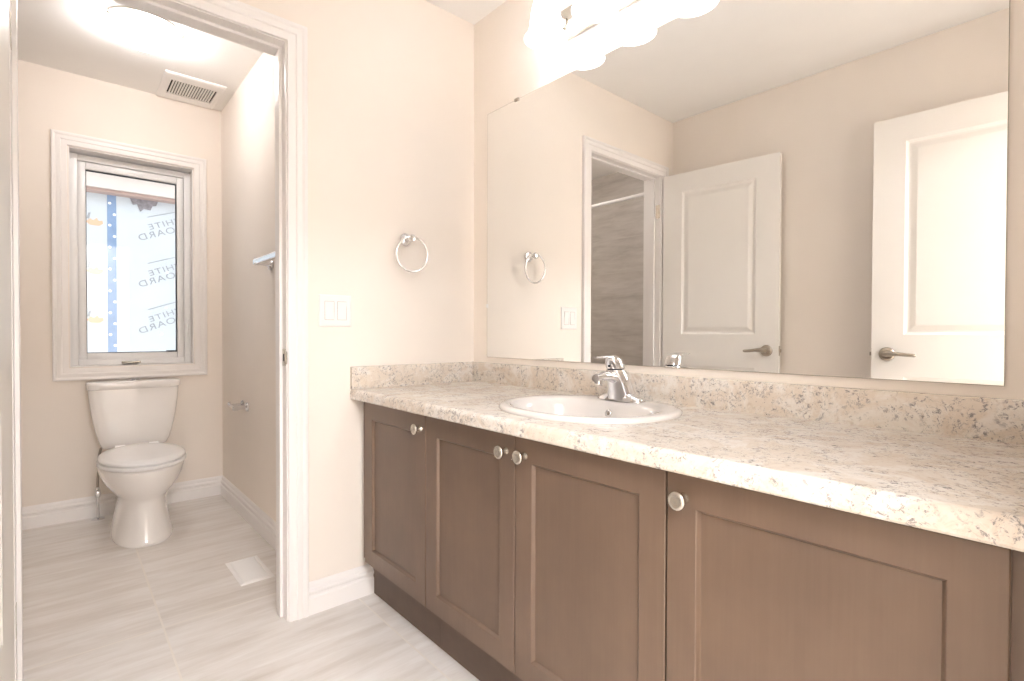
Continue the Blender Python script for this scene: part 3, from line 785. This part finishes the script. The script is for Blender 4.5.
B().ell([fr(-0.0272, .094, .0245, .0235), fr(-0.0285, .0975, .0245, .0235)], 32).build('seam_ring', 'gasket', fa, smooth=True)
b = B()     # domed handle with a lever reaching forward
b.ell([fr(-0.0285, .0975, .027, .026), fr(-0.034, .113, .027, .026), fr(-0.040, .127, .025, .024), fr(-0.047, .135, .019, .018), fr(-0.051, .138, .009, .009)], 36)
rg = []
for dx, z, w, h in ((-0.034, .122, .016, .011), (-0.055, .132, .015, .007), (-0.086, .134, .0135, .005), (-0.115, .133, .012, .0042), (-0.128, .133, .009, .003)):
    rg.append([(FX+dx, FY+w*math.cos(t), FZ+z+h*math.sin(t)) for t in (2*PI*k/20 for k in range(20))])
b.loft(rg)
hd = b.build('handle', 'chrome', fa, smooth=True, angle=60)
B().lathe([(0.0042, 0), (0.0042, 0.0015)], (FX-0.0585, FY, FZ+0.106), (-1, 0, 0.1), 12).build('temperature_dot', 'gasket', hd)

# ------------------------------------------------------------------ mirror
mr = thing('mirror', 'large frameless wall mirror above the vanity counter', 'mirror', (-0.003, -0.94, 0.925))
MY0, MY1, MZ0, MZ1 = -1.774, -0.106, 0.926, 1.996
b = B()
b.quad((-0.0055, MY0, MZ0), (-0.0055, MY1, MZ0), (-0.0055, MY1, MZ1), (-0.0055, MY0, MZ1))
b.build('mirror_glass', 'mirror', mr)
b = B().box(-0.0054, -0.0008, MY0-0.0012, MY1+0.0012, MZ0-0.0012, MZ1+0.0012)
b.build('backing', 'glass_edge', mr)
for yy, zz, in ((-0.30, MZ1), (-1.55, MZ1)):
    B().box(-0.0095, -0.001, yy-0.012, yy+0.012, zz-0.006, zz+0.006, 0.001).build('clip', 'lever', mr)
B().box(-0.0095, -0.001, MY1-0.004, MY1+0.006, 1.144, 1.160, 0.001).build('clip', 'plastic', mr)

# ------------------------------------------------------------------ vanity light
vl = thing('vanity_light', 'four-shade vanity wall light glowing above the mirror', 'wall lamp', (0, -0.917, 2.17))
B().box(-0.022, -0.001, -1.30, -0.535, 2.118, 2.232, 0.006, 2).build('backplate', 'nickel', vl, smooth=True)
SX, SZ = -0.112, 2.090
for yy in (-0.575, -0.803, -1.031, -1.259):
    b = B().tube([(-0.015, yy, 2.185), (-0.045, yy, 2.200), (-0.080, yy, 2.235), (-0.104, yy, 2.262), (SX, yy, 2.262), (SX, yy, 2.245)], 0.0075, 12)
    b.lathe([(0.016, 0), (0.020, 0.004), (0.012, 0.010)], (-0.022, yy, 2.18), (-1, 0, 0), 20)
    b.lathe([(0.028, 0), (0.030, 0.004), (0.026, 0.026), (0.016, 0.034), (0.009, 0.036)], (SX, yy, 2.215), (0,0,1), 24)
    b.build('arm', 'nickel', vl, smooth=True)
    pr = [(0.030, 0.148), (0.038, 0.140), (0.046, 0.118), (0.052, 0.09), (0.055, 0.062), (0.057, 0.04), (0.062, 0.022), (0.070, 0.009), (0.077, 0.0), (0.0775, -0.002), (0.075, 0.0005), (0.068, 0.010), (0.060, 0.022), (0.055, 0.04), (0.053, 0.062), (0.050, 0.09), (0.044, 0.117), (0.036, 0.138)]
    sh = B().lathe(pr, (SX, yy, SZ), (0,0,1), 40, False, False).build('shade', 'shade', vl, smooth=True, angle=80)
    B().lathe([(0.010, 0.13), (0.014, 0.115), (0.017, 0.095), (0.027, 0.070), (0.030, 0.050), (0.026, 0.032), (0.016, 0.022), (0.0, 0.019)], (SX, yy, SZ), (0,0,1), 24, True, False).build('bulb', 'bulb', sh, smooth=True, angle=80)

# ------------------------------------------------------------------ towel ring and switch plate on the middle wall
tg = thing('towel_ring', 'chrome towel ring on the beige wall above the counter end', 'towel ring', (-0.354, 0, 1.415))
RCX, RCY, RCZ = -0.352, -0.052, 1.351
b = B().lathe([(0.026, 0), (0.027, 0.004), (0.024, 0.009), (0.013, 0.014), (0.010, 0.03), (0.011, 0.042), (0.0155, 0.048), (0.016, 0.056), (0.012, 0.064), (0.0, 0.066)], (-0.354, 0, 1.416), (0, -1, 0), 28, True, False)
b.build('post', 'chrome', tg, smooth=True, angle=50)
B().torus((RCX, RCY, RCZ), (0.04, 1, 0.06), 0.070, 0.0046, n=64, m=12).build('ring', 'chrome', tg, smooth=True)
sw = thing('light_switch', 'white double rocker light switch plate beside the toilet room doorway', 'light switch', (-0.652, 0, 1.113))
b = B(); x0, x1, z0, z1 = -0.714, -0.590, 1.053, 1.173
def rz(a0, a1, c0, c1, y): return [(a0, y, c0), (a1, y, c0), (a1, y, c1), (a0, y, c1)]
b.loft([rz(x0, x1, z0, z1, 0), rz(x0, x1, z0, z1, -0.003), rz(x0+.004, x1-.004, z0+.004, z1-.004, -0.0065), rz(x0+.008, x1-.008, z0+.008, z1-.008, -0.007)], True, True)
b.build('plate', 'plastic', sw)
for cx, tl in ((-0.676, 1), (-0.628, -1)):
    b = B(); a0, a1, c0, c1 = cx-0.0168, cx+0.0168, 1.080, 1.147; cm_ = 1.1135
    ya, yb, yc = (-0.0105, -0.0078, -0.0072)[::1] if tl > 0 else (-0.0072, -0.0078, -0.0105)
    b.loft([[(a0, -0.006, c0), (a1, -0.006, c0), (a1, -0.006, c1), (a0, -0.006, c1)][i:i+1]*1 for i in range(0)] or [[(a0, -0.006, c0), (a1, -0.006, c0), (a1, -0.006, cm_), (a1, -0.006, c1), (a0, -0.006, c1), (a0, -0.006, cm_)],
            [(a0, ya, c0), (a1, ya, c0), (a1, yb, cm_), (a1, yc, c1), (a0, yc, c1), (a0, yb, cm_)]], True, False)
    b.quad((a0, ya, c0), (a1, ya, c0), (a1, yb, cm_), (a0, yb, cm_)); b.quad((a0, yb, cm_), (a1, yb, cm_), (a1, yc, c1), (a0, yc, c1))
    rk = b.build('rocker', 'plastic', sw)
    g_ = B()
    for (q0, q1, s0, s1) in ((a0-.0014, a0-.0004, c0-.001, c1+.001), (a1+.0004, a1+.0014, c0-.001, c1+.001), (a0, a1, c0-.0014, c0-.0004), (a0, a1, c1+.0004, c1+.0014)):
        g_.box(q0, q1, -0.0073, -0.0066, s0, s1)
    g_.build('rocker_gap', 'sealant', rk)
for cx in (-0.676, -0.628):
    for zz in (1.064, 1.162):
        B().lathe([(0.0032, 0), (0.003, 0.0012), (0.0, 0.0014)], (cx, -0.0066, zz), (0,-1,0), 12, True, False).build('screw', 'plastic', sw, smooth=True)
